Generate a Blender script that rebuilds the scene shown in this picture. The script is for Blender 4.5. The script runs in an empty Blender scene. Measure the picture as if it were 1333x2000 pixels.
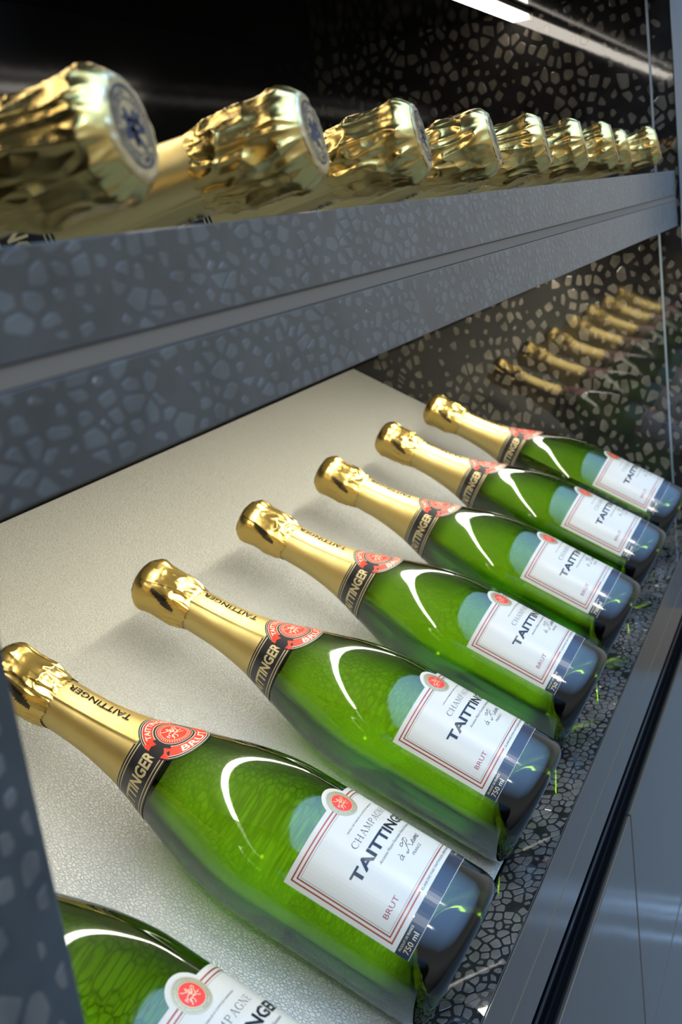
import bpy, bmesh, math, random
from math import sin, cos, pi, radians as R_
from mathutils import Matrix, Vector, noise

sc = bpy.context.scene
C = sc.collection
MM = 0.001
TILT = R_(29.0752)          # slope of the lower leather board
TILT2 = R_(10.45)           # slope of the upper shelf
Z0 = 1.0                    # height of the lower board's front edge above the floor

# ------------------------------------------------------------------ camera
FPX = 2161.385
cam_d = bpy.data.cameras.new('camera')
cam = bpy.data.objects.new('camera', cam_d); C.objects.link(cam)
cam_d.sensor_fit = 'VERTICAL'; cam_d.sensor_height = 36.0; cam_d.sensor_width = 36.0
cam_d.lens = FPX / 2000 * 36.0
r0 = Vector((0.40275398, -0.90600848, -0.13014553))
r1 = Vector((-0.28461841, 0.01117336, -0.95857578))
r2 = Vector((0.86993195, 0.42311203, -0.25336658))
Mc = Matrix((r0, -r1, -r2)).transposed().to_4x4()
CAM = Vector((-618.012, -212.534, 418.486))
Mc.translation = Vector((CAM.x*MM, CAM.y*MM, CAM.z*MM + Z0))
cam.matrix_world = Mc
cam_d.clip_start = 0.01; cam_d.clip_end = 50
cam_d.dof.use_dof = True
cam_d.dof.focus_distance = 0.66
cam_d.dof.aperture_fstop = 15
sc.camera = cam

# ------------------------------------------------------------------ world, exposure
w = bpy.data.worlds.new('room_light'); sc.world = w; w.use_nodes = True
nt = w.node_tree; nt.nodes.clear()
wo = nt.nodes.new('ShaderNodeOutputWorld'); bg = nt.nodes.new('ShaderNodeBackground')
tc = nt.nodes.new('ShaderNodeTexCoord'); sx = nt.nodes.new('ShaderNodeSeparateXYZ')
rp = nt.nodes.new('ShaderNodeValToRGB')
for e_, (ps_, cl_) in zip([rp.color_ramp.elements[0], rp.color_ramp.elements[1]] + [rp.color_ramp.elements.new(.6) for _ in range(4)],
        ((0.25, (.09, .09, .088)), (0.42, (.20, .20, .19)), (0.50, (.42, .44, .45)), (0.68, (.36, .38, .38)), (0.86, (1.3, 2.35, 4.2)), (0.97, (1.75, 3.2, 5.9)))):
    e_.position = ps_; e_.color = (*cl_, 1)
ma = nt.nodes.new('ShaderNodeMath'); ma.operation = 'MULTIPLY_ADD'
ma.inputs[1].default_value = 0.5; ma.inputs[2].default_value = 0.5
nt.links.new(tc.outputs['Generated'], sx.inputs[0]); nt.links.new(sx.outputs['Z'], ma.inputs[0])
nt.links.new(ma.outputs[0], rp.inputs[0]); nt.links.new(rp.outputs[0], bg.inputs['Color'])
bg.inputs['Strength'].default_value = 0.9
nt.links.new(bg.outputs[0], wo.inputs[0])
sc.view_settings.view_transform = 'Standard'; sc.view_settings.look = 'None'
sc.view_settings.gamma = 1; sc.view_settings.use_curve_mapping = False
sc.view_settings.exposure = 0.0
cy = sc.cycles
cy.use_denoising = True
cy.max_bounces = 14; cy.transmission_bounces = 12; cy.glossy_bounces = 6; cy.diffuse_bounces = 4
cy.caustics_refractive = True; cy.caustics_reflective = False
cy.blur_glossy = 0.6; cy.sample_clamp_indirect = 4.0

def spot(name, at, d, dist, power, size, col=(1, .97, .92)):
    l = bpy.data.lights.new(name, 'AREA'); l.shape = 'DISK'; l.size = size; l.energy = power; l.color = col
    o = bpy.data.objects.new(name, l); C.objects.link(o)
    d = Vector(d).normalized()
    o.location = Vector((at[0]*MM, at[1]*MM, at[2]*MM + Z0)) + d*dist
    o.rotation_euler = d.to_track_quat('Z', 'Y').to_euler()
    return o
spot('ceiling_downlight', (150, -10, 90), (-.20, -.46, .86), 2.0, 5, 0.08)
spot('ceiling_downlight', (150, -10, 90), (-.69, -.345, .635), 2.3, 4, 0.08)

# ------------------------------------------------------------------ materials
def mat(name, col, rough=.5, metal=0, spec=.5, coat=0, trans=0, ior=1.5, emit=None, es=0, aniso=0):
    m = bpy.data.materials.new(name); m.use_nodes = True
    p = m.node_tree.nodes['Principled BSDF']
    p.inputs['Base Color'].default_value = (*col, 1)
    p.inputs['Roughness'].default_value = rough; p.inputs['Metallic'].default_value = metal
    p.inputs['Specular IOR Level'].default_value = spec; p.inputs['IOR'].default_value = ior
    p.inputs['Coat Weight'].default_value = coat; p.inputs['Coat Roughness'].default_value = .04
    p.inputs['Transmission Weight'].default_value = trans
    if emit:
        p.inputs['Emission Color'].default_value = (*emit, 1); p.inputs['Emission Strength'].default_value = es
    return m
def nodes(m): return m.node_tree.nodes, m.node_tree.links, m.node_tree.nodes['Principled BSDF']
def add_noise_bump(m, scale, dist, strength=1.0, detail=3, coord='Object', stretch=(1, 1, 1)):
    n, l, p = nodes(m)
    t = n.new('ShaderNodeTexCoord'); mp = n.new('ShaderNodeMapping'); mp.inputs['Scale'].default_value = stretch
    no = n.new('ShaderNodeTexNoise'); no.inputs['Scale'].default_value = scale; no.inputs['Detail'].default_value = detail
    b = n.new('ShaderNodeBump'); b.inputs['Distance'].default_value = dist; b.inputs['Strength'].default_value = strength
    l.new(t.outputs[coord], mp.inputs[0]); l.new(mp.outputs[0], no.inputs['Vector'])
    l.new(no.outputs['Fac'], b.inputs['Height']); l.new(b.outputs[0], p.inputs['Normal'])
    return t, no, b

M = {}
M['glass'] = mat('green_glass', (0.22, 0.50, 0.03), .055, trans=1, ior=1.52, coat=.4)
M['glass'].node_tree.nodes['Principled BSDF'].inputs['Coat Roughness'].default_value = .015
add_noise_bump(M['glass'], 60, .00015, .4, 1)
# the wall of the bottle absorbs more where it is crossed at a slant
n, l, p = nodes(M['glass'])
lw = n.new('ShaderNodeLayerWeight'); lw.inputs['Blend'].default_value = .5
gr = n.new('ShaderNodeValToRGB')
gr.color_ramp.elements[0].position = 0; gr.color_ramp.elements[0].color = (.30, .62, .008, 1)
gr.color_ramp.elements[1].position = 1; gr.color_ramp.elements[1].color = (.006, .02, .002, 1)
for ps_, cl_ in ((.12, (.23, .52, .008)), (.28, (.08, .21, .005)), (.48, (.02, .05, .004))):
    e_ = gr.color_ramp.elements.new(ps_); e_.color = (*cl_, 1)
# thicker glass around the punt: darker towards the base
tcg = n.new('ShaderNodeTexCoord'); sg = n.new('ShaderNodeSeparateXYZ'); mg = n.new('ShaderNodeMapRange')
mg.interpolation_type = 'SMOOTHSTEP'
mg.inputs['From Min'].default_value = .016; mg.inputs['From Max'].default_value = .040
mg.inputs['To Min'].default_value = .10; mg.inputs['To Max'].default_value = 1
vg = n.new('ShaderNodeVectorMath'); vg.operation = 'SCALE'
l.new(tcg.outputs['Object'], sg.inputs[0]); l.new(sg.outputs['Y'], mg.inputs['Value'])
m2 = n.new('ShaderNodeMapRange'); m2.interpolation_type = 'SMOOTHSTEP'  # darker near the collar: its black back, seen through glass, put into the tint
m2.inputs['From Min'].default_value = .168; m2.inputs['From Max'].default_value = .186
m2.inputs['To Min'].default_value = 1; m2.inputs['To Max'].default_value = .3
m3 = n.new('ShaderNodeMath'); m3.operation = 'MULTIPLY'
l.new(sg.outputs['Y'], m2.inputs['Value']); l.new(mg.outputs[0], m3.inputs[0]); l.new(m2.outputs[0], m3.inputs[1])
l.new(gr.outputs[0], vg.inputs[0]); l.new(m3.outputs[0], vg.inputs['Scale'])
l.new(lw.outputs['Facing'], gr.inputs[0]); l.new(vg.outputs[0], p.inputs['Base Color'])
M['punt_glass'] = M['glass']
M['foil'] = mat('gold_foil', (0.90, 0.69, 0.28), .36, 1)
add_noise_bump(M['foil'], 120, .0003, .35, 2)
M['cap_foil'] = mat('crumpled_gold_foil', (0.87, 0.62, 0.20), .27, 1)
add_noise_bump(M['cap_foil'], 160, .0004, .4, 2)
M['pale_foil'] = mat('pale_gold_foil', (0.80, 0.66, 0.38), .36, 1)
M['collar'] = mat('black_collar_paper', (0.012, 0.012, 0.016), .28, coat=.3)
M['gold_ink'] = mat('gold_ink', (0.80, 0.66, 0.36), .35, .6)
M['black_ink'] = mat('black_ink', (0.006, 0.007, 0.01), .22, spec=.35)
M['grey_ink'] = mat('grey_ink', (0.03, 0.03, 0.035), .5)
M['red_ink'] = mat('red_ink', (0.75, 0.035, 0.012), .35)
M['brown_ink'] = mat('copper_brown_ink', (0.32, 0.055, 0.025), .3, .2)
M['wine_ink'] = mat('wine_red_ink', (0.25, 0.01, 0.05), .4)
M['cream_ink'] = mat('cream_ink', (0.85, 0.78, 0.60), .4)
M['paper'] = mat('white_label_paper', (0.57, 0.53, 0.43), .30)
M['navy'] = mat('navy_label_strip', (0.012, 0.018, 0.035), .26, coat=.15)
M['seal_navy'] = mat('navy_seal_ink', (0.015, 0.025, 0.06), .35)
M['tan'] = mat('tan_medallion', (0.42, 0.36, 0.22), .35, .5)

# leather: grained with small folded cells
m = M['leather'] = mat('beige_leather', (0.62, 0.60, 0.54), .42, spec=.5)
n, l, p = nodes(m)
t = n.new('ShaderNodeTexCoord')
wn = n.new('ShaderNodeTexNoise'); wn.inputs['Scale'].default_value = 60; wn.inputs['Detail'].default_value = 2
mx = n.new('ShaderNodeMix'); mx.data_type = 'VECTOR'; mx.inputs['Factor'].default_value = .003
l.new(t.outputs['Object'], wn.inputs['Vector'])
l.new(t.outputs['Object'], mx.inputs[4]); l.new(wn.outputs['Color'], mx.inputs[5])
mp = n.new('ShaderNodeMapping'); mp.inputs['Scale'].default_value = (1.0, .60, 1)
mp.inputs['Rotation'].default_value = (0, 0, .35)
vo = n.new('ShaderNodeTexVoronoi'); vo.feature = 'DISTANCE_TO_EDGE'; vo.inputs['Scale'].default_value = 620
l.new(mx.outputs[1], mp.inputs[0]); l.new(mp.outputs[0], vo.inputs['Vector'])
rr = n.new('ShaderNodeMapRange'); rr.inputs['From Max'].default_value = .12
l.new(vo.outputs['Distance'], rr.inputs['Value'])
n2 = n.new('ShaderNodeTexNoise'); n2.inputs['Scale'].default_value = 25; n2.inputs['Detail'].default_value = 4
l.new(t.outputs['Object'], n2.inputs['Vector'])
ad = n.new('ShaderNodeMath'); ad.operation = 'MULTIPLY_ADD'; ad.inputs[1].default_value = 2.0
l.new(n2.outputs['Fac'], ad.inputs[0]); l.new(rr.outputs[0], ad.inputs[2])
b = n.new('ShaderNodeBump'); b.inputs['Distance'].default_value = .00045; b.inputs['Strength'].default_value = .9
l.new(ad.outputs[0], b.inputs['Height']); l.new(b.outputs[0], p.inputs['Normal'])
cr = n.new('ShaderNodeMix'); cr.data_type = 'RGBA'
cr.inputs[6].default_value = (.55, .53, .47, 1); cr.inputs[7].default_value = (.66, .65, .58, 1)
l.new(rr.outputs[0], cr.inputs['Factor']); l.new(cr.outputs[2], p.inputs['Base Color'])

def stone(name, base, rough, coat=0, bump=.0001, var=.35, sc_=55):
    m = mat(name, base, rough, coat=coat)
    n, l, p = nodes(m)
    t, no, b = add_noise_bump(m, 90, bump, .6, 3)
    n3 = n.new('ShaderNodeTexNoise'); n3.inputs['Scale'].default_value = sc_; n3.inputs['Detail'].default_value = 4
    l.new(t.outputs['Object'], n3.inputs['Vector'])
    mr = n.new('ShaderNodeMapRange'); mr.inputs['From Min'].default_value = .3; mr.inputs['From Max'].default_value = .7
    mr.inputs['To Min'].default_value = 1-var; mr.inputs['To Max'].default_value = 1+var
    l.new(n3.outputs['Fac'], mr.inputs['Value'])
    v = n.new('ShaderNodeVectorMath'); v.operation = 'SCALE'; v.inputs[0].default_value = base
    l.new(mr.outputs[0], v.inputs['Scale']); l.new(v.outputs[0], p.inputs['Base Color'])
    return m
M['resin'] = stone('dark_resin', (0.020, 0.020, 0.021), .16)
M['chip'] = stone('stone_chip', (0.085, 0.078, 0.066), .22)
M['fascia_resin'] = stone('slate_resin', (0.032, 0.034, 0.031), .36, 1.0)
M['fascia_chip'] = stone('slate_chip', (0.070, 0.073, 0.067), .36, 1.0)
M['mirror_resin'] = stone('polished_dark_resin', (0.016, 0.015, 0.014), .035, .6, .00003)
M['mirror_chip'] = stone('polished_stone_chip', (0.105, 0.092, 0.074), .05, .6, .00003)
for k_ in ('fascia_resin', 'fascia_chip'): M[k_].node_tree.nodes['Principled BSDF'].inputs['Coat Roughness'].default_value = .22
M['black_gloss'] = mat('black_lacquer', (0.006, 0.006, 0.006), .10, spec=.2)
add_noise_bump(M['black_gloss'], 30, .0003, .3, 2)
M['metal'] = mat('brushed_grey_metal', (0.20, 0.165, 0.125), .45, .2)
M['blue_metal'] = mat('blue_grey_metal', (0.35, 0.42, 0.50), .3, .7)
M['front_grey'] = mat('dark_grey_lacquer', (0.080, 0.056, 0.034), .14)
add_noise_bump(M['front_grey'], 14, .0010, .35, 1)
M['slot'] = mat('black_slot', (0.002, 0.002, 0.003), .15, spec=.12)
M['brass'] = mat('brass_hairline', (0.35, 0.26, 0.14), .4, .6)
M['floor'] = mat('dark_floor', (0.10, 0.09, 0.072), .5)
M['floor_strip'] = mat('pale_added_strip', (0.42, 0.41, 0.38), .4)
M['led'] = mat('led_strip_diffuser', (1, 1, 1), .5, emit=(1.0, .955, .80), es=42)
M['led_up'] = mat('led_strip_diffuser_upper', (1, 1, 1), .5, emit=(1.0, .92, .80), es=9)
M['board'] = mat('shelf_underside', (0.50, 0.47, 0.38), .5)

# ------------------------------------------------------------------ helpers
def link(name, me, m=None, parent=None, smooth=False):
    if m and not me.materials: me.materials.append(m)
    if smooth:
        me.polygons.foreach_set('use_smooth', [True]*len(me.polygons))
    o = bpy.data.objects.new(name, me); C.objects.link(o)
    if parent: o.parent = parent
    return o
def mesh(name, vs, fs):
    me = bpy.data.meshes.new(name); me.from_pydata([(v[0]*MM, v[1]*MM, v[2]*MM) for v in vs], [], fs)
    me.update(); return me
def tag(o, label=None, cat=None, group=None, kind=None):
    for k, v in (('label', label), ('category', cat), ('group', group), ('kind', kind)):
        if v: o[k] = v
    return o
def empty(name, loc=(0, 0, 0), rot=(0, 0, 0)):
    o = bpy.data.objects.new(name, None); C.objects.link(o); o.empty_display_size = .02
    o.location = (loc[0]*MM, loc[1]*MM, loc[2]*MM + Z0); o.rotation_euler = rot
    return o
def box(name, x0, x1, y0, y1, z0, z1, m, parent=None, bev=.6):
    bm = bmesh.new(); bmesh.ops.create_cube(bm, size=1)
    for v in bm.verts:
        v.co = Vector(((x0+x1)/2+v.co.x*(x1-x0), (y0+y1)/2+v.co.y*(y1-y0), (z0+z1)/2+v.co.z*(z1-z0)))*MM
    if bev: bmesh.ops.bevel(bm, geom=bm.edges[:], offset=bev*MM, segments=2, affect='EDGES', profile=.5)
    me = bpy.data.meshes.new(name); bm.to_mesh(me); bm.free()
    return link(name, me, m, parent)
def chips(w, h, su, sv, seed, drop=.14, lo=.40, hi=.84, th=.12, skew=0.0):
    """irregular stone chips over a w x h rectangle: voronoi cells shrunk towards their centres"""
    rnd = random.Random(seed); nu = int(w/su)+3; nv = int(h/sv)+3
    P = {}
    for i in range(-1, nu):
        for j in range(-1, nv):
            P[i, j] = ((i+.5+rnd.uniform(-.46, .46)+(.5 if j % 2 else 0)), (j+.5+rnd.uniform(-.46, .46)))
    vs, fs = [], []
    for (i, j), (cx, cy_) in P.items():
        if rnd.random() < drop: continue
        poly = [(cx-1.5, cy_-1.5), (cx+1.5, cy_-1.5), (cx+1.5, cy_+1.5), (cx-1.5, cy_+1.5)]
        for a in (-2, -1, 0, 1, 2):
            for b_ in (-2, -1, 0, 1, 2):
                q = P.get((i+a, j+b_))
                if q is None or (a == 0 and b_ == 0): continue
                mx_, my = (cx+q[0])/2, (cy_+q[1])/2; dx, dy = q[0]-cx, q[1]-cy_
                out = []
                for k in range(len(poly)):
                    p0, p1 = poly[k-1], poly[k]
                    s0 = (p0[0]-mx_)*dx+(p0[1]-my)*dy; s1 = (p1[0]-mx_)*dx+(p1[1]-my)*dy
                    if (s0 < 0) != (s1 < 0):
                        f = s0/(s0-s1); out.append((p0[0]+f*(p1[0]-p0[0]), p0[1]+f*(p1[1]-p0[1])))
                    if s1 < 0: out.append(p1)
                poly = out
                if len(poly) < 3: break
            if len(poly) < 3: break
        if len(poly) < 3: continue
        k = rnd.uniform(lo, hi) * (rnd.uniform(.55, .8) if rnd.random() < .25 else 1)
        gx = sum(p_[0] for p_ in poly)/len(poly); gy = sum(p_[1] for p_ in poly)/len(poly)
        # drop tiny edges, round corners a little
        q = []
        for a in range(len(poly)):
            p0, p1 = poly[a], poly[(a+1) % len(poly)]
            L = math.hypot(p1[0]-p0[0], p1[1]-p0[1])
            if L < .08: continue
            f = min(.22, .1/L)
            q += [(p0[0]+f*(p1[0]-p0[0]), p0[1]+f*(p1[1]-p0[1])), (p1[0]-f*(p1[0]-p0[0]), p1[1]-f*(p1[1]-p0[1]))]
        if len(q) < 5: continue
        q = [((gx+(a-gx)*k)*su, (gy+(b_-gy)*k)*sv) for a, b_ in q]
        q = [(a+skew*b_, b_) for a, b_ in q]
        if min(a for a, _ in q) < .3 or max(a for a, _ in q) > w-.3 or min(b_ for _, b_ in q) < .3 or max(b_ for _, b_ in q) > h-.3:
            q = [(min(max(a, .3), w-.3), min(max(b_, .3), h-.3)) for a, b_ in q]
            A = abs(sum(q[a][0]*q[(a+1) % len(q)][1]-q[(a+1) % len(q)][0]*q[a][1] for a in range(len(q))))/2
            if A < .12*su*sv: continue
        s = len(vs); kk = len(q)
        cxm = sum(a for a, _ in q)/kk; cym = sum(b_ for _, b_ in q)/kk
        vs += [(a, b_, 0) for a, b_ in q] + [(cxm+(a-cxm)*.95, cym+(b_-cym)*.95, th) for a, b_ in q]
        fs.append([s+kk+a for a in range(kk)])
        fs += [[s+a, s+(a+1) % kk, s+kk+(a+1) % kk, s+kk+a] for a in range(kk)]
    return vs, fs
def add_chips(parent, w, h, su, sv, seed, m, O, U, V, **kw):
    """lay chips on a face: O corner, U/V unit directions (mm, world)"""
    vs, fs = chips(w, h, su, sv, seed, **kw)
    O = Vector(O); U = Vector(U); V = Vector(V); N = U.cross(V)
    me = mesh('stone_chips', [O+U*a+V*b_+N*c_ for a, b_, c_ in vs], fs)
    o = link('stone_chips', me, m, parent); o['kind'] = 'stuff'
    return o

# ------------------------------------------------------------------ cabinet
cab = empty('display_cabinet')
tag(cab, 'dark stone-chip display cabinet with bluish shelf edge, holding two rows of champagne bottles', 'cabinet')
XL, XR = -433, 745
# end panel (far right), mirror-polished
e = box('end_panel', XR, XR+16, -32, 407, -110, 640, M['mirror_resin'], cab)
add_chips(e, 436, 728, 13, 16, 5, M['mirror_chip'], (XR, 404, -100), (0, -1, 0), (0, 0, 1), th=.05, lo=.34, hi=.8)
box('edge_trim', XR-1.2, XR-.1, -8.2, -5.8, 0, 622, M['blue_metal'], cab, .2)
box('corner_post', XR-3, XR+16, -70, -32.5, -110, 640, M['blue_metal'], cab)
# near side divider and its front post
box('side_panel', XL-14, XL, -17, 407, -110, 640, M['mirror_resin'], cab)
ps = box('front_post', -640, XL, -30, -17.5, -110, 640, M['fascia_resin'], cab)
add_chips(ps, 190, 420, 10, 11, 9, M['mirror_chip'], (-626, -30, -60), (1, 0, 0), (0, 0, 1), lo=.45, hi=.8)
# back and top
box('back_panel', XL, XR, 405.5, 420, -110, 640, M['black_gloss'], cab)
box('top_panel', XL, XR, -32, 405, 622.5, 640, M['black_gloss'], cab)
# upper shelf board: tilted down to the back
def slab(name, y0, z0, y1, z1, th, m, parent, x0=XL+.5, x1=XR-.5):
    d = Vector((0, y1-y0, z1-z0)).normalized(); nn = Vector((0, -d.z, d.y))*th
    vs = []
    for x in (x0, x1):
        for (y, z) in ((y0, z0), (y1, z1)):
            vs += [(x, y, z), (x, y-nn.y, z-nn.z)]
    me = mesh(name, vs, [(0, 4, 6, 2), (1, 3, 7, 5), (0, 1, 5, 4), (2, 6, 7, 3), (0, 2, 3, 1), (4, 5, 7, 6)])
    return link(name, me, m, parent)
T2 = math.tan(TILT2)
zf = lambda y: 405.0 - (y+34)*T2       # upper shelf surface height
slab('shelf_board', -17, zf(-17), 404, zf(404), 12, M['board'], cab)
up = slab('shelf_leather', -17, zf(-17)+0.0, 404, zf(404), .4, M['leather'], cab)
# stop rail behind the upper bottles
box('stop_rail', XL+1, XR-1, 289, 299, zf(294)-1, zf(294)+60, M['black_gloss'], cab)
# fascia of the upper shelf
fa = box('shelf_fascia', XL+1, 732, -30, -17.5, 361.5, 389.5, M['fascia_resin'], cab, .5)
add_chips(fa, 1163, 27.6, 9.5, 5.6, 21, M['fascia_chip'], (XL+1, -30, 361.7), (1, 0, 0), (0, 0, 1), th=.08)
fb = box('shelf_fascia', XL+1, 732, -30, -17.5, 395.6, 422.8, M['fascia_resin'], cab, .5)
add_chips(fb, 1163, 26.8, 9.5, 5.6, 22, M['fascia_chip'], (XL+1, -30, 395.8), (1, 0, 0), (0, 0, 1), th=.08)
box('metal_channel', XL+1, 733, -29.2, -18, 389.6, 395.5, M['metal'], cab, .3)
# lower deck strip between board and front
dk = box('deck_strip', XL+.5, XR-.5, -28.5, -.4, -12, -0.2, M['mirror_resin'], cab, .3)
add_chips(dk, 1176, 27.4, 7.6, 6.2, 31, M['mirror_chip'], (XL+1, -28.2, -0.2), (1, 0, 0), (0, 1, 0), th=.12, drop=.04, lo=.72, hi=.93)
# lower front
box('front_rail', XL+1, XR-2, -30, -29, -33.6, 0.3, M['front_grey'], cab, .3)
box('front_rail', XL+1, XR-2, -30, -29, -63.5, -34.8, M['front_grey'], cab, .3)
box('brass_line', XL+1, XR-2, -29.9, -28.8, -34.9, -33.5, M['brass'], cab, 0)
box('carcass', XL+1, XR-2, -28.7, 400, -1000+60, -110, M['black_gloss'], cab)
box('finger_groove', XL+1, XR-2, -24, -17, -104, -62, M['slot'], cab, .3)
box('groove_lip', XL+1, XR-2, -29.5, -24.2, -74.5, -71, M['slot'], cab, .6)
for x0, x1, z0, z1 in ((XL+1, 233.6, -342.4, -104), (236.2, XR-2, -342.4, -104), (XL+1, 233.6, -900, -345), (236.2, XR-2, -900, -345)):
    box('drawer_front', x0, x1, -33, -29.2, z0, z1, M['front_grey'], cab, 1.2)
# lower leather board
lb = empty('leather_board', (0, 0, 0), (TILT, 0, 0))
tag(lb, 'sloping board upholstered in beige grained leather, under the lower row of bottles', 'display board')
bm = bmesh.new(); bmesh.ops.create_cube(bm, size=1)
for v in bm.verts:
    v.co = Vector(((XL+1+XR-1)/2+v.co.x*(XR-XL-2), 231+v.co.y*460, -8.1+v.co.z*16))*MM
bmesh.ops.bevel(bm, geom=[e_ for e_ in bm.edges if abs(e_.verts[0].co.z) < .001 and abs(e_.verts[1].co.z) < .001], offset=.0015, segments=3, affect='EDGES')
me = bpy.data.meshes.new('leather_cover'); bm.to_mesh(me); bm.free()
link('leather_cover', me, M['leather'], lb)

# light strips
def led(name, y0, y1, z0, z1, m, lab):
    o = empty(name, (0, 0, 0)); tag(o, lab, 'light')
    box('diffuser', XL+4, XR-1.5, y0, y1, z0, z1, m, o, .5)
    box('housing', XL+3, XR-1, y0-1.5, y1+1.5, z1+.05, z1+5, M['metal'], o, .4)
    return o
led('light_strip', 125, 144, 612, 617, M['led_up'], 'long white light strip under the cabinet top above the upper bottles')
led('light_strip', 124, 140, 350.5, 354, M['led'], 'white light strip hidden under the shelf, lighting the leather board')

# room
fl = box('floor', -1500, 2500, -2500, 600, -1020, -1000, M['floor'], None, 0); fl.location.z += Z0; fl['kind'] = 'structure'
for x0, x1 in ((1262, 1276), (1330, 1338), (1352, 1372), (1392, 1400)):  # unseen strips, added so the drawer fronts mirror them as pale streaks
    box('added_floor_strip', x0, x1, -1800, -34, -1000.1, -999.6, M['floor_strip'], fl, 0)

# ------------------------------------------------------------------ bottle geometry
PROF = [(0, 35.5), (1, 38.5), (3, 41.2), (6, 43.0), (12, 44), (60, 44), (112, 44.2), (122, 43.9), (130, 43.1), (138, 41.9), (146, 40.3),
        (154, 38.3), (163, 35.6), (172, 32.9), (181, 30.1), (190, 27.2), (200, 24.0), (210, 21.2), (220, 19.0), (230, 17.4),
        (242, 16.0), (256, 15.3), (270, 15.0), (300, 14.6)]
def rad(t, PR=PROF):
    if t <= PR[0][0]: return PR[0][1]
    for k in range(len(PR)-1):
        if PR[k][0] <= t <= PR[k+1][0]:
            # catmull-rom style smooth interpolation
            t0, r0_ = PR[k]; t1, r1_ = PR[k+1]
            m0 = (r1_-PR[k-1][1])/(t1-PR[k-1][0]) if k > 0 else (r1_-r0_)/(t1-t0)
            m1 = (PR[k+2][1]-r0_)/(PR[k+2][0]-t0) if k+2 < len(PR) else (r1_-r0_)/(t1-t0)
            h = t1-t0; s = (t-t0)/h
            return (2*s**3-3*s*s+1)*r0_+(s**3-2*s*s+s)*h*m0+(-2*s**3+3*s*s)*r1_+(s**3-s*s)*h*m1
    return PR[-1][1]
RB = 44.2
def P3(az, t, r): return (r*sin(az), t, RB+r*cos(az))
def lathe(name, prof, seg, m, parent=None, a0=0, a1=2*pi, fn=None, closed=True):
    vs, fs = [], []; n_ = seg if closed else seg+1
    for t, r in prof:
        for k in range(n_):
            a = a0+(a1-a0)*k/seg
            if fn: t_, r_ = fn(t, r, a)
            else: t_, r_ = t, r
            vs.append(P3(a, t_, r_))
    for j in range(len(prof)-1):
        for k in range(seg):
            a_, b_ = j*n_+k, j*n_+(k+1) % n_
            fs.append((a_, b_, b_+n_, a_+n_))
    me = mesh(name, vs, fs)
    me.materials.append(m)
    me.polygons.foreach_set('use_smooth', [True]*len(me.polygons))
    return me

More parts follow.
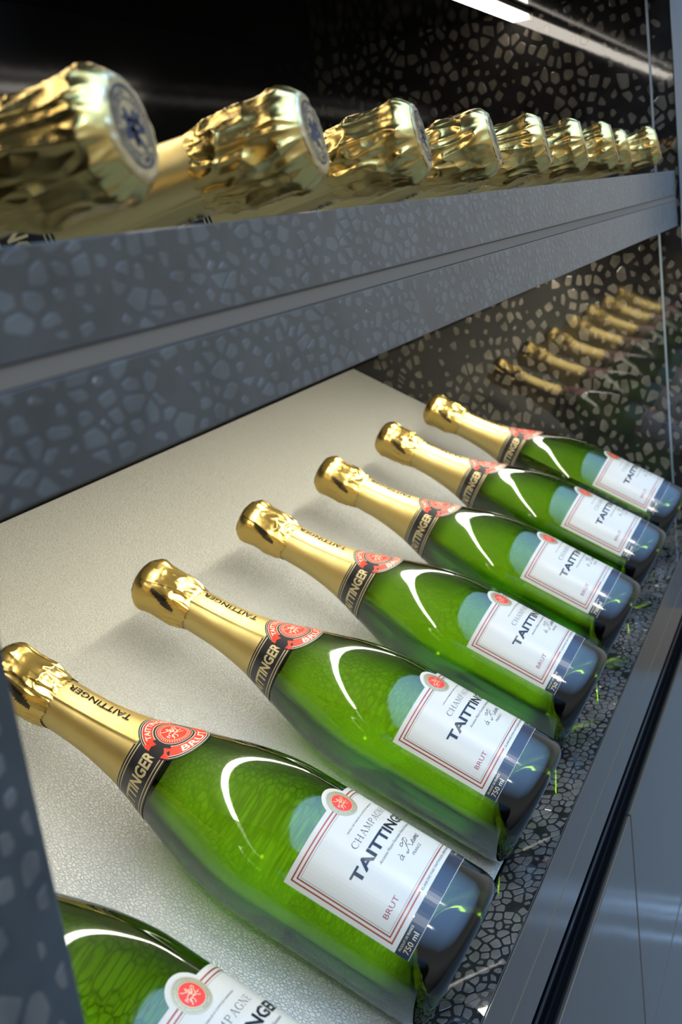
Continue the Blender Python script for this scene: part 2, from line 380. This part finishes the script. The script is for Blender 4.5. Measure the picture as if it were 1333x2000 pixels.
# ---- flat artwork in (u, t) millimetres, wrapped on the bottle
class Art:
    def __init__(s): s.v, s.f = [], []
    def strip(s, pts, w, closed=False):
        n_ = len(pts)
        if n_ < 2: return
        base = len(s.v); W = w if isinstance(w, (list, tuple)) else [w]*n_
        for i, (x, y) in enumerate(pts):
            a = pts[i-1] if (i > 0 or closed) else pts[i]; b_ = pts[(i+1) % n_] if (i < n_-1 or closed) else pts[i]
            dx, dy = b_[0]-a[0], b_[1]-a[1]; L = math.hypot(dx, dy) or 1; nx, ny = -dy/L*W[i]/2, dx/L*W[i]/2
            s.v += [(x+nx, y+ny), (x-nx, y-ny)]
        for i in range(n_ if closed else n_-1):
            a = base+2*i; b_ = base+2*((i+1) % n_)
            s.f.append((a, a+1, b_+1, b_))
    def line(s, x0, y0, x1, y1, w, step=1.5):
        k = max(1, int(math.hypot(x1-x0, y1-y0)/step))
        s.strip([(x0+(x1-x0)*i/k, y0+(y1-y0)*i/k) for i in range(k+1)], w)
    def grid(s, fx, fy, nu, nv):
        base = len(s.v)
        for i in range(nu+1):
            for j in range(nv+1):
                s.v.append((fx(i/nu, j/nv), fy(i/nu, j/nv)))
        for i in range(nu):
            for j in range(nv):
                a = base+i*(nv+1)+j; s.f.append((a, a+nv+1, a+nv+2, a+1))
    def rect(s, x0, x1, y0, y1, step=1.5):
        s.grid(lambda a, b_: x0+(x1-x0)*a, lambda a, b_: y0+(y1-y0)*b_, max(1, int((x1-x0)/step)), max(1, int((y1-y0)/step)))
    def ring(s, cx, cy_, ra, rb, a0=0, a1=360, seg=48, nr=1):
        s.grid(lambda a, b_: cx+(ra+(rb-ra)*b_)*cos(R_(a0+(a1-a0)*a)), lambda a, b_: cy_+(ra+(rb-ra)*b_)*sin(R_(a0+(a1-a0)*a)), seg, nr)
    def poly(s, pts):
        base = len(s.v); s.v += list(pts); s.f.append(tuple(range(base, base+len(pts))))
    def text(s, txt, x0, x1, y0, h, rot=0, arc=None, slant=0, bold=0, font=None):
        """text fitted to width x0..x1, cap height h, baseline y0; arc=(cx,cy,r,a0,a1,flip)"""
        cu = bpy.data.curves.new('t', 'FONT'); cu.body = txt; cu.size = 1; cu.resolution_u = 2; cu.offset = bold; cu.shear = slant
        ob = bpy.data.objects.new('t', cu); C.objects.link(ob)
        bpy.context.view_layer.update()
        me = ob.to_mesh()
        bm = bmesh.new(); bm.from_mesh(me); ob.to_mesh_clear()
        bpy.data.objects.remove(ob); bpy.data.curves.remove(cu)
        if not bm.verts: return
        xs = [v.co.x for v in bm.verts]; ys = [v.co.y for v in bm.verts]
        lo, hi = min(xs), max(xs)
        sxx = (x1-x0)/(hi-lo); syy = h/.73
        for v in bm.verts:
            v.co.x = (v.co.x-lo)*sxx; v.co.y *= syy
        k = int((x1-x0)/1.6)
        if h > 1.2:
            for i in range(1, k+1):
                bmesh.ops.bisect_plane(bm, geom=bm.verts[:]+bm.edges[:]+bm.faces[:], plane_co=(i*1.6, 0, 0), plane_no=(1, 0, 0))
        base = len(s.v); bm.verts.index_update()
        for v in bm.verts:
            x, y = v.co.x, v.co.y
            if arc:
                cx, cy_, r, a0, a1, flip = arc
                a = R_(a0+(a1-a0)*x/(x1-x0)); rr_ = r+(-y if flip else y)
                s.v.append((cx+rr_*cos(a), cy_+rr_*sin(a)))
            elif rot == 90: s.v.append((y0-y, x0+x))
            else: s.v.append((x0+x, y0+y))
        for f in bm.faces: s.f.append(tuple(base+v.index for v in f.verts))
        bm.free()
    def build(s, name, m, off, rref=44.2, prof=rad, fn=None):
        vs = []
        for u, t in s.v:
            az = u/rref; vs.append(P3(az, t, (fn(az, t) if fn else prof(t))+off))
        me = mesh(name, vs, s.f); me.materials.append(m)
        bm = bmesh.new(); bm.from_mesh(me)
        # face every piece outwards
        for f in bm.faces:
            c_ = f.calc_center_median(); n_ = Vector((c_.x, 0, c_.z-RB*MM))
            if f.normal.dot(n_) < 0: f.normal_flip()
        bm.to_mesh(me); bm.free()
        return me

# serif capitals and a hand script drawn as strokes (unit cap height, width per glyph)
SER = {
 'C': (.80, [([(.76, .70), (.66, .92), (.45, 1.0), (.22, .90), (.08, .65), (.06, .42), (.16, .14), (.42, 0.0), (.64, .06), (.76, .26)], [.05, .05, .06, .11, .14, .14, .11, .06, .05, .04]), ([(.76, .98), (.76, .70)], .05)]),
 'H': (.92, [([(.16, 0), (.16, 1)], .12), ([(.74, 0), (.74, 1)], .12), ([(.16, .52), (.74, .52)], .05), ([(.02, .02), (.30, .02)], .045), ([(.02, .98), (.30, .98)], .045), ([(.60, .02), (.88, .02)], .045), ([(.60, .98), (.88, .98)], .045)]),
 'A': (.86, [([(.12, 0), (.43, 1)], .05), ([(.43, 1), (.74, 0)], .13), ([(.24, .36), (.63, .36)], .045), ([(0, .02), (.24, .02)], .045), ([(.60, .02), (.88, .02)], .045)]),
 'M': (1.08, [([(.16, 0), (.18, 1)], .05), ([(.18, 1), (.52, .08)], .12), ([(.52, .08), (.86, 1)], .05), ([(.86, 1), (.88, 0)], .12), ([(.02, .02), (.30, .02)], .045), ([(.04, .98), (.20, .98)], .045), ([(.84, .98), (1.0, .98)], .045), ([(.74, .02), (1.02, .02)], .045)]),
 'P': (.74, [([(.16, 0), (.16, 1)], .12), ([(.16, .97), (.42, .97), (.58, .88), (.62, .74), (.56, .58), (.40, .50), (.18, .50)], [.05, .06, .10, .12, .10, .06, .05]), ([(.02, .02), (.32, .02)], .045), ([(.02, .98), (.2, .98)], .045)]),
 'G': (.88, [([(.76, .70), (.66, .92), (.45, 1.0), (.22, .90), (.08, .65), (.06, .42), (.16, .14), (.42, 0.0), (.62, .05), (.72, .14)], [.05, .05, .06, .11, .14, .14, .11, .06, .05, .06]), ([(.76, .98), (.76, .70)], .05), ([(.73, .05), (.73, .42)], .11), ([(.58, .42), (.86, .42)], .045)]),
 'N': (.96, [([(.16, 0), (.16, 1)], .05), ([(.12, 1), (.78, .02)], .13), ([(.78, 0), (.78, 1)], .05), ([(.02, .02), (.30, .02)], .045), ([(.02, .98), (.16, .98)], .045), ([(.64, .98), (.92, .98)], .045)]),
 'E': (.76, [([(.16, 0), (.16, 1)], .12), ([(.02, .02), (.62, .02), (.66, .24)], .05), ([(.02, .98), (.60, .98), (.62, .78)], .05), ([(.16, .52), (.46, .52)], .05), ([(.46, .40), (.46, .64)], .05)]),
}
def serif(art, txt, x0, x1, y0, h):
    tot = sum(SER[c_][0]+.10 for c_ in txt); k = (x1-x0)/tot; x = x0
    for c_ in txt:
        wd, st = SER[c_]
        for pts, w_ in st:
            W = [a*h*1.05 for a in w_] if isinstance(w_, list) else w_*h*1.05
            art.strip([(x+a*k, y0+b_*h) for a, b_ in pts], W)
        x += (wd+.10)*k
SCRIPT = [  # "a Reims" with its grave accent
 [(.62, .40), (.45, .52), (.25, .46), (.12, .25), (.18, .05), (.36, .06), (.55, .25), (.68, .50), (.60, .22), (.66, .04), (.80, .12)],
 [(.30, .88), (.48, .72)],
 [(2.05, 1.25), (1.75, 1.42), (1.50, 1.22), (1.62, 1.02), (2.10, 1.18), (2.50, 1.50), (2.62, 1.38), (2.35, .85), (2.00, .30), (1.70, -.05), (1.40, -.08), (1.36, .08), (1.6, .12)],
 [(2.50, 1.50), (2.95, 1.48), (3.10, 1.22), (2.85, .92), (2.30, .78), (2.62, .45), (2.85, .05), (3.10, .02), (3.35, .24)],
 [(3.35, .24), (3.62, .36), (3.66, .50), (3.50, .52), (3.36, .30), (3.44, .06), (3.64, .04), (3.86, .24), (3.98, .50)],
 [(3.98, .50), (3.88, .14), (3.96, .03), (4.18, .26), (4.28, .50), (4.18, .04)],
 [(4.08, .70), (4.12, .76)],
 [(4.18, .04), (4.40, .46), (4.50, .46), (4.44, .04), (4.68, .46), (4.80, .46), (4.74, .04)],
 [(4.74, .04), (4.96, .46), (5.06, .44), (5.02, .08), (5.12, .03), (5.36, .40), (5.46, .56), (5.52, .20), (5.38, .02), (5.22, .10)],
]
def smooth_pts(pts, n_=5):
    out = []
    for i in range(len(pts)-1):
        p0 = pts[max(i-1, 0)]; p1 = pts[i]; p2 = pts[i+1]; p3 = pts[min(i+2, len(pts)-1)]
        for k in range(n_):
            s = k/n_
            out.append(tuple(.5*(2*p1[a]+(-p0[a]+p2[a])*s+(2*p0[a]-5*p1[a]+4*p2[a]-p3[a])*s*s+(-p0[a]+3*p1[a]-3*p2[a]+p3[a])*s**3) for a in (0, 1)))
    out.append(pts[-1]); return out
def rider(art, cx, cy_, r, w_):
    """engraved seal: a rider on a horse, generic medieval seal strokes"""
    S = [[(-.62, -.10), (-.50, .12), (-.20, .18), (.18, .16), (.42, .30), (.55, .52), (.72, .46), (.70, .30), (.52, .18), (.42, -.04), (.20, -.14), (-.20, -.16), (-.45, -.14), (-.62, -.34)],
         [(.36, -.08), (.62, -.22), (.74, -.10)], [(.22, -.14), (.40, -.44), (.58, -.48)], [(-.40, -.14), (-.55, -.42), (-.74, -.56)], [(-.26, -.16), (-.20, -.44), (-.38, -.62)],
         [(-.10, .18), (-.12, .48), (.04, .52), (.12, .20)], [(-.08, .60), (.02, .72), (.08, .58), (-.06, .54)], [(-.12, .44), (-.42, .60), (-.58, .80)], [(.04, .44), (.30, .40), (.26, .12), (.02, .10), (.04, .44)], [(-.02, .16), (.06, -.22), (.18, -.24)],
         [(-.62, .0), (-.80, .12), (-.78, -.2)]]
    for s_ in S: art.strip([(cx+a*r, cy_+b_*r) for a, b_ in smooth_pts(s_, 3)], w_)
def disc(art, cx, cy_, r, seg=40): 
    art.ring(cx, cy_, 0.001, r, 0, 360, seg, max(1, int(r/1.8)))

UC = 1.4     # label centre (u)
def build_art():
    A = {}
    # --- front label paper
    a = Art(); a.rect(UC-54.0, UC+54.0, 30.6, 95.6, 2.2)
    bp = [(UC+11.4*cos(R_(k)), 91.6+11.4*sin(R_(k))) for k in range(8, 173, 6)]
    for i in range(len(bp)-1):   # rounded head carrying the medallion
        a.poly([bp[i], bp[i+1], (bp[i+1][0], 95.5), (bp[i][0], 95.5)])
    A['paper'] = a.build('front_label', M['paper'], .16)
    # --- borders
    a = Art()
    for d, wd in ((3.1, .85), (5.3, .75)):
        x0, x1, y0, y1 = UC-54+d, UC+54-d, 30.6+d, 95.6-d
        a.line(x0, y0-wd/2, x0, y1+wd/2, wd); a.line(x1, y0-wd/2, x1, y1+wd/2, wd)
        a.line(x0, y1, UC-8.2, y1, wd); a.line(UC+8.2, y1, x1, y1, wd)
        if d < 4: a.line(x0, y0, -20.5, y0, wd); a.line(27.5, y0, x1, y0, wd)
        else: a.line(x0, y0, x1, y0, wd)
    A['border'] = a.build('border_line', M['brown_ink'], .20)
    a = Art(); d = 6.6
    x0, x1, y0, y1 = UC-54+d, UC+54-d, 30.6+d, 95.6-d
    for q in ((x0, y0, x0, y1), (x1, y0, x1, y1), (x0, y0, x1, y0), (x0, y1, UC-6, y1), (UC+6, y1, x1, y1)): a.line(*q, .16)
    A['thin'] = a.build('border_hairline', M['grey_ink'], .20)
    # --- label lettering
    a = Art(); a.text('TAITTINGER', -34.2, 37.0, 61.6, 5.9, bold=.032)
    A['big'] = a.build('lettering', M['black_ink'], .24)
    a = Art(); serif(a, 'CHAMPAGNE', -19.8, 23.2, 71.6, 3.7)
    a.strip([(0, 0), (0, 0)], .1) if 0 else None
    for s_ in SCRIPT:
        pts = [(-11.6+x*4.75+y*.9, 48.9+y*4.0) for x, y in smooth_pts(s_, 5)]
        n_ = len(pts); a.strip(pts, [.20+.28*abs(sin(i*.55)) for i in range(n_)])
    a.text('NIVEAU DE THIBAUD IV COMTE DE CHAMPAGNE', -14.8, 18.0, 79.3, .95)
    a.text('Ancienne Maison Fourneaux Forest & Successeurs', -19.5, 24.5, 57.0, 1.7, slant=.5)
    a.text('FRANCE', -3.6, 6.9, 45.2, 1.7)
    a.text('ELABORÉ PAR TAITTINGER, REIMS, FRANCE', -19.2, 26.2, 32.7, 1.35)
    A['small'] = a.build('small_lettering', M['grey_ink'], .22)
    a = Art(); a.text('BRUT', -41.0, -28.8, 41.0, 3.1)
    A['brut'] = a.build('red_lettering', M['wine_ink'], .22)
    # --- medallion
    a = Art(); disc(a, UC, 91.6, 9.0); A['med'] = a.build('medallion', M['tan'], .22)
    a = Art(); disc(a, UC, 91.6, 5.9); A['medred'] = a.build('medallion_centre', M['red_ink'], .26)
    a = Art(); rider(a, UC, 91.6, 5.2, .32); a.ring(UC, 91.6, 5.9, 6.15); a.ring(UC, 91.6, 8.5, 8.7)
    a.text('SIGILLVM THEOBALDI COMITIS CAMPANIAE ET BRIE', 0, 44, 0, 1.1, arc=(UC, 91.6, 6.8, 250, -80, False))
    A['medfig'] = a.build('medallion_figure', M['gold_ink'], .30)
    # --- navy strip
    a = Art(); a.rect(UC-54.0, UC+54.0, 22.9, 30.5, 2.2); A['navy'] = a.build('base_label', M['navy'], .14)
    a = Art(); a.text('PRODUIT DE FRANCE', -50.6, -36.6, 28.2, 1.35); a.text('750 ml', -50.2, -38.6, 24.1, 3.2)
    A['navytxt'] = a.build('gold_lettering', M['gold_ink'], .20)
    a = Art(); a.text('MA-162-001', 18, 27, 27.0, 1.3); A['navycode'] = a.build('gold_code', M['gold_ink'], .20)
    a = Art(); a.line(UC-54, 22.8, UC+54, 22.8, .22); A['navyedge'] = a.build('clear_edge', M['paper'], .18)
    # --- collar
    RC = 24.0; rc = lambda t: rad(t)
    a = Art(); circ = 2*pi*RC
    a.grid(lambda x, y: circ*(x-.5), lambda x, y: 186.0+22.5*y, 96, 8)
    A['collar'] = a.build('neck_collar', M['collar'], .35, RC)
    a = Art()
    for t_ in (187.3, 189.2, 205.4, 207.2):
        k = 110; a.strip([(circ*(i/k-.5), t_) for i in range(k+1)], .55)
    for s_ in (-1, 1):   # name repeated either side of the seal
        pass
    a.text('TAITTINGER', -58.5, -16.5, 192.6, 7.6, bold=.03)
    a.text('TAITTINGER', 16.5, 58.5, 192.6, 7.6, bold=.03)
    A['collartxt'] = a.build('collar_lettering', M['gold_ink'], .42, RC)
    # --- seal over the collar
    RS = 26.0; cs = 194.0
    a = Art(); a.ring(0, cs, .01, 19.6, 0, 360, 56, 10); A['seal'] = a.build('seal', M['collar'], .50, RS)
    a = Art(); a.ring(0, cs, 18.5, 18.75, 20, 160); a.ring(0, cs, 18.5, 18.75, 200, 340); a.ring(0, cs, 9.7, 9.95)
    a.ring(0, cs, 17.3, 17.6, 27, 153, 40); a.ring(0, cs, 17.3, 17.6, 207, 333, 40)
    a.ring(0, cs, 11.2, 11.5, 27, 153, 40); a.ring(0, cs, 11.2, 11.5, 207, 333, 40)
    A['sealgold'] = a.build('seal_outline', M['cream_ink'], .56, RS)
    a = Art(); disc(a, 0, cs, 9.3)
    a.ring(0, cs, 11.7, 17.2, 28, 152, 40, 3); a.ring(0, cs, 11.7, 17.2, 208, 332, 40, 3)
    for sx_ in (-1, 1):
        a.poly([(sx_*11.2, cs+7.0), (sx_*16.8, cs+8.8), (sx_*18.0, cs+4.2), (sx_*15.0, cs+4.6), (sx_*12.6, cs+2.8)])
        a.poly([(sx_*11.2, cs-7.0), (sx_*16.8, cs-8.8), (sx_*18.2, cs-4.0), (sx_*15.2, cs-4.6), (sx_*12.6, cs-2.4)])
    A['sealred'] = a.build('seal_ribbon', M['red_ink'], .60, RS)
    a = Art(); rider(a, 0, cs, 6.9, .38); a.ring(0, cs, 7.1, 7.28)
    for k in range(40):   # ring of tiny legend strokes
        b_ = R_(k*9); a.strip([(7.7*cos(b_), cs+7.7*sin(b_)), (8.9*cos(b_+.05), cs+8.9*sin(b_+.05))], .22)
    a.text('TAITTINGER', 0, 30, 0, 3.4, arc=(0, cs, 12.8, 146, 34, False), bold=.01)
    a.text('BRUT', 0, 22, 0, 4.0, arc=(0, cs, 16.5, 232, 308, True), bold=.012)
    A['sealtxt'] = a.build('seal_lettering', M['cream_ink'], .66, RS)
    # --- vertical name on the neck foil
    a = Art(); a.text('TAITTINGER', 221, 263.5, 1.6, 4.8, rot=90, bold=.012)
    A['necktxt'] = a.build('neck_lettering', M['black_ink'], .52, 16.8, fn=neck_r)
    return A

def fold(a, c, w_): 
    d = (a-c+pi) % (2*pi)-pi
    return math.exp(-(d/w_)**2)
def neck_r(az, t):
    r = rad(t)+.25
    r += .9*fold(az, R_(-38-.12*(t-240)), .055) + .3*fold(az, R_(95), .05)
    return r
def cap_profile():
    return [(266, 15.5), (269, 15.7), (272, 16.1), (275, 16.7), (279, 17.5), (283, 17.9), (288, 17.7), (293, 17.6), (297, 17.9), (300.5, 18.6), (303.5, 18.9), (306, 18.3), (308.6, 16.9), (310.8, 15.0), (312, 12.9)]
CAPP = cap_profile()
def make_cap(seed, amp=1.0, flat=True):
    rnd = random.Random(seed); o = Vector((rnd.uniform(-50, 50), rnd.uniform(-50, 50), seed*7.3))
    prof = []
    N = 104
    for k in range(N+1):
        t = 266.5+(311.9-266.5)*k/N; prof.append((t, rad(t, CAPP)))
    def fn(t, r, a):
        s = (t-266.5)/45.4
        env = min(1, max(0, (t-266.5)/4))*min(1, max(.1, (312.5-t)/9))
        v = Vector((cos(a)*3.3, sin(a)*3.3, t*.030))+o
        wob = noise.noise(Vector((cos(a)*1.5, sin(a)*1.5, t*.06))+o*2)
        def ridge(x, k): return (1-min(1, abs(x)*k))**1.5
        f1 = ridge(noise.noise(v+Vector((wob*.5, 0, 0))), 2.4)
        f2 = ridge(noise.noise(Vector((cos(a)*2.4, sin(a)*2.4, t*.085))+o*1.7), 2.2)
        f3 = noise.noise(Vector((cos(a)*7, sin(a)*7, t*.22))+o)
        mid = math.exp(-((t-277)/6)**2)
        top = math.exp(-((t-304)/3)**2)
        d = amp*(1.35*(f1-.35)+(.35+1.0*mid+.4*top)*(f2-.35)+.10*f3)
        if flat: d *= 1-.95*fold(a, R_(-80), .50)
        if flat: d *= 1-.55*fold(a, R_(2), .40)*math.exp(-((t-294)/9)**2)
        tt = t
        # scalloped skirt at the bottom edge
        if s < .12: tt = t-(.12-s)/.12*(2.0*noise.noise(Vector((cos(a)*5, sin(a)*5, 1))+o)+.5*sin(a*42))
        return tt, r+.35+d*env
    return lathe('cap_foil', prof, 224, M['cap_foil'], fn=fn), o, fn
def k_end(t): return t > 306
def end_disc(o):
    """closed crown of the cap with a slight dome and crinkles"""
    vs, fs = [], []; nr, ns = 22, 96
    for j in range(nr+1):
        r = 14.9*j/nr if j else .01
        for k in range(ns):
            a = 2*pi*k/ns
            cr = (1-abs(noise.noise(Vector((cos(a)*3, sin(a)*3, r*.25))+o)*2))
            t = 312.2-.25*(r/14)**2+.5*max(0, (r-10.5)/4)*(cr-.6)
            vs.append(P3(a, t-(.9 if j == nr else 0), r+(.0 if j < nr else .4)))
    for j in range(nr):
        for k in range(ns):
            a_ = j*ns+k; b_ = j*ns+(k+1) % ns; fs.append((a_, a_+ns, b_+ns, b_))
    me = mesh('cap_crown', vs, fs); me.materials.append(M['pale_foil']); me.polygons.foreach_set('use_smooth', [True]*len(me.polygons))
    return me
def on_crown(art, name, m, off):
    vs = [(-x, 312.25+off, RB+y) for x, y in art.v]
    me = mesh(name, vs, art.f); me.materials.append(m)
    bm = bmesh.new(); bm.from_mesh(me)
    for f in bm.faces:
        if f.normal.y < 0: f.normal_flip()
    bm.to_mesh(me); bm.free()
    return me
def crown_art():
    a = Art(); a.ring(0, 0, 11.0, 11.8, seg=56); a.ring(0, 0, 7.6, 8.0, seg=48)
    a.text('TAITTINGER  REIMS  SIGILLVM THEOBALDI', 0, 58, 0, 1.9, arc=(0, 0, 8.6, 250, -85, False), bold=.02)
    rider(a, 0, -.2, 7.6, 1.5)
    return on_crown(a, 'crown_seal', M['seal_navy'], .12)

def glass_mesh():
    prof = []
    for k in range(9): prof.append((26*(1-(k/8)**1.7)+1.2*(k/8), .02+31*(k/8)))
    prof += [(-.0, 33.2)]
    ts = [0.01, .6, 1.6, 3, 5, 8, 12, 20, 40, 70, 100, 112]+[112+4*i for i in range(1, 48)]
    prof += [(t, rad(t)) for t in ts if t <= 300]
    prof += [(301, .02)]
    return lathe('glass_body', prof, 128, M['glass'])

ART = build_art()
GLASS = glass_mesh()
def foil_neck():
    prof = [(t, 0) for t in [207.4]+[208+2*i for i in range(33)]]
    def fn(t, r, a): return t, neck_r(a, t)
    return lathe('neck_foil', prof, 144, M['foil'], fn=fn)
NECK = foil_neck()
CAPS = [make_cap(s, .9) for s in (3, 8, 15, 22)] + [make_cap(s, 1.05, False) for s in (31, 42, 55, 64)]
ENDS = [end_disc(c_[1]) for c_ in CAPS]
CROWN = crown_art()
# printed mesh patch on the cap foil
def patch(i):
    capfn = CAPS[i][2]
    a = Art()
    for r_ in range(8):
        for k in range(22):
            u, t = -28.5+r_*.72+(.36 if k % 2 else 0)+.16*k, 276+k*.95
            if r_ < k*.34-3.5 or r_ > 3.2+k*.62: continue
            a.poly([(u-.42, t), (u, t-.56), (u+.42, t), (u, t+.56)])
    def fn(az, t):
        return capfn(t, rad(t, CAPP), az)[1]+.40
    return a.build('mesh_print', M['black_ink'], 0, 18.0, fn=fn)
PATCH = [patch(i) for i in range(4)]

def make_bottle(i, k, printed=True):
    root = empty('champagne_bottle')
    g = link('glass_body', GLASS, None, root)
    lab = link('front_label', ART['paper'], None, root)
    for key, nm in (('border', 'border_line'), ('thin', 'border_hairline'), ('big', 'lettering'), ('small', 'small_lettering'), ('brut', 'red_lettering'), ('med', 'medallion'), ('medred', 'medallion_centre'), ('medfig', 'medallion_figure')):
        link(nm, ART[key], None, lab)
    nv = link('base_label', ART['navy'], None, root)
    link('gold_lettering', ART['navytxt'], None, nv); link('gold_code', ART['navycode'], None, nv); link('clear_edge', ART['navyedge'], None, nv)
    co = link('neck_collar', ART['collar'], None, root); link('collar_lettering', ART['collartxt'], None, co)
    se = link('seal', ART['seal'], None, root)
    for key, nm in (('sealgold', 'seal_outline'), ('sealred', 'seal_ribbon'), ('sealtxt', 'seal_lettering')): link(nm, ART[key], None, se)
    nf = link('neck_foil', NECK, None, root); link('neck_lettering', ART['necktxt'], None, nf)
    k2 = k if printed else k+4
    cf = link('cap_foil', CAPS[k2][0], None, root)
    cc = link('cap_crown', ENDS[k2], None, root); link('crown_seal', CROWN, None, cc)
    if printed: link('mesh_print', PATCH[k], None, cf)['kind'] = 'stuff'
    return root
def copy_tree(o, parent=None, caps=None):
    c = o.copy(); C.objects.link(c); c.parent = parent
    for ch in o.children: copy_tree(ch, c)
    return c

LOWER = [  # index, x shift, slide, roll
 (-2, 0, 0, 0), (-1, 0, 0, 0), (0, 0, 0, 0), (1, 0, 0, 0), (2, 0, 0, 0), (3, 0, 0, 0), (4, 0, 0, 0)]
LOW_LAB = ['champagne bottle on the leather, cut off by the bottom edge of the picture',
 'largest whole champagne bottle on the leather, its cap touching the left edge',
 'second fully labelled champagne bottle lying on the leather, behind the largest one',
 'third labelled champagne bottle on the leather, counting from the largest one in front',
 'fourth labelled champagne bottle on the leather, third from the far end of the row',
 'champagne bottle on the leather, second from the far stone-chip end panel',
 'farthest champagne bottle on the leather, its cap against the far stone-chip end panel']
PITCH = 152.939
protos = {}
def bottle_inst(k, printed=True):
    if (k, printed) not in protos:
        protos[k, printed] = make_bottle(0, k, printed); return protos[k, printed]
    return copy_tree(protos[k, printed])
def roll_about_axis(o, roll):
    # turn the bottle about its own axis (which runs at height RB above the board)
    for ch in o.children:
        ch.matrix_local = Matrix.Translation((0, 0, RB*MM)) @ Matrix.Rotation(roll, 4, 'Y') @ Matrix.Translation((0, 0, -RB*MM))
for j, (i, dx, dv, roll) in enumerate(LOWER):
    o = bottle_inst(j % 4)
    o.rotation_euler = (TILT, 0, 0)
    L = .25
    o.location = ((i*PITCH+dx)*MM, (dv*cos(TILT)-L*sin(TILT))*MM, (dv*sin(TILT)+L*cos(TILT))*MM+Z0)
    roll_about_axis(o, R_(roll))
    tag(o, LOW_LAB[j], 'bottle', 'champagne bottles lying on the leather board')
UP_LAB = ['nearest gold-capped bottle on the upper shelf, out of focus at the left edge',
 'second gold-capped bottle from the left on the upper shelf, large crumpled cap',
 'third gold-capped bottle from the left on the upper shelf',
 'fourth gold-capped bottle from the left on the upper shelf',
 'fifth gold-capped bottle from the left on the upper shelf, in the middle of its row',
 'sixth gold-capped bottle from the left on the upper shelf',
 'seventh gold-capped bottle from the left on the upper shelf, third from the far end',
 'gold-capped bottle on the upper shelf pushed back behind its neighbours, second from the far end',
 'farthest gold-capped bottle on the upper shelf, next to the blue trim of the end panel']
X0U, Y0U, Z0U, PU = -345.4, -32.7, 450.15, 118.16
YAW = R_(11.15)
for j in range(9):
    o = bottle_inst((j+1) % 4, False)
    o.rotation_euler = (TILT2, 0, pi + YAW)
    back = 9 if j == 7 else 0
    # local cap end centre (0, 312, RB) -> world
    Rm = Matrix.Rotation(pi + YAW, 3, 'Z') @ Matrix.Rotation(TILT2, 3, 'X')
    off = Rm @ Vector((0, 312, RB))
    p_ = Vector((X0U+PU*j, Y0U, Z0U))-off-(Rm @ Vector((0, back, 0)))+(Rm @ Vector((0, 0, .4)))
    o.location = (p_.x*MM, p_.y*MM, p_.z*MM+Z0)
    roll_about_axis(o, R_((172, 170, 173, 171, 174, 172, 170, 173, 172)[j]))
    tag(o, UP_LAB[j], 'bottle', 'champagne bottles on the upper shelf with caps to the front')
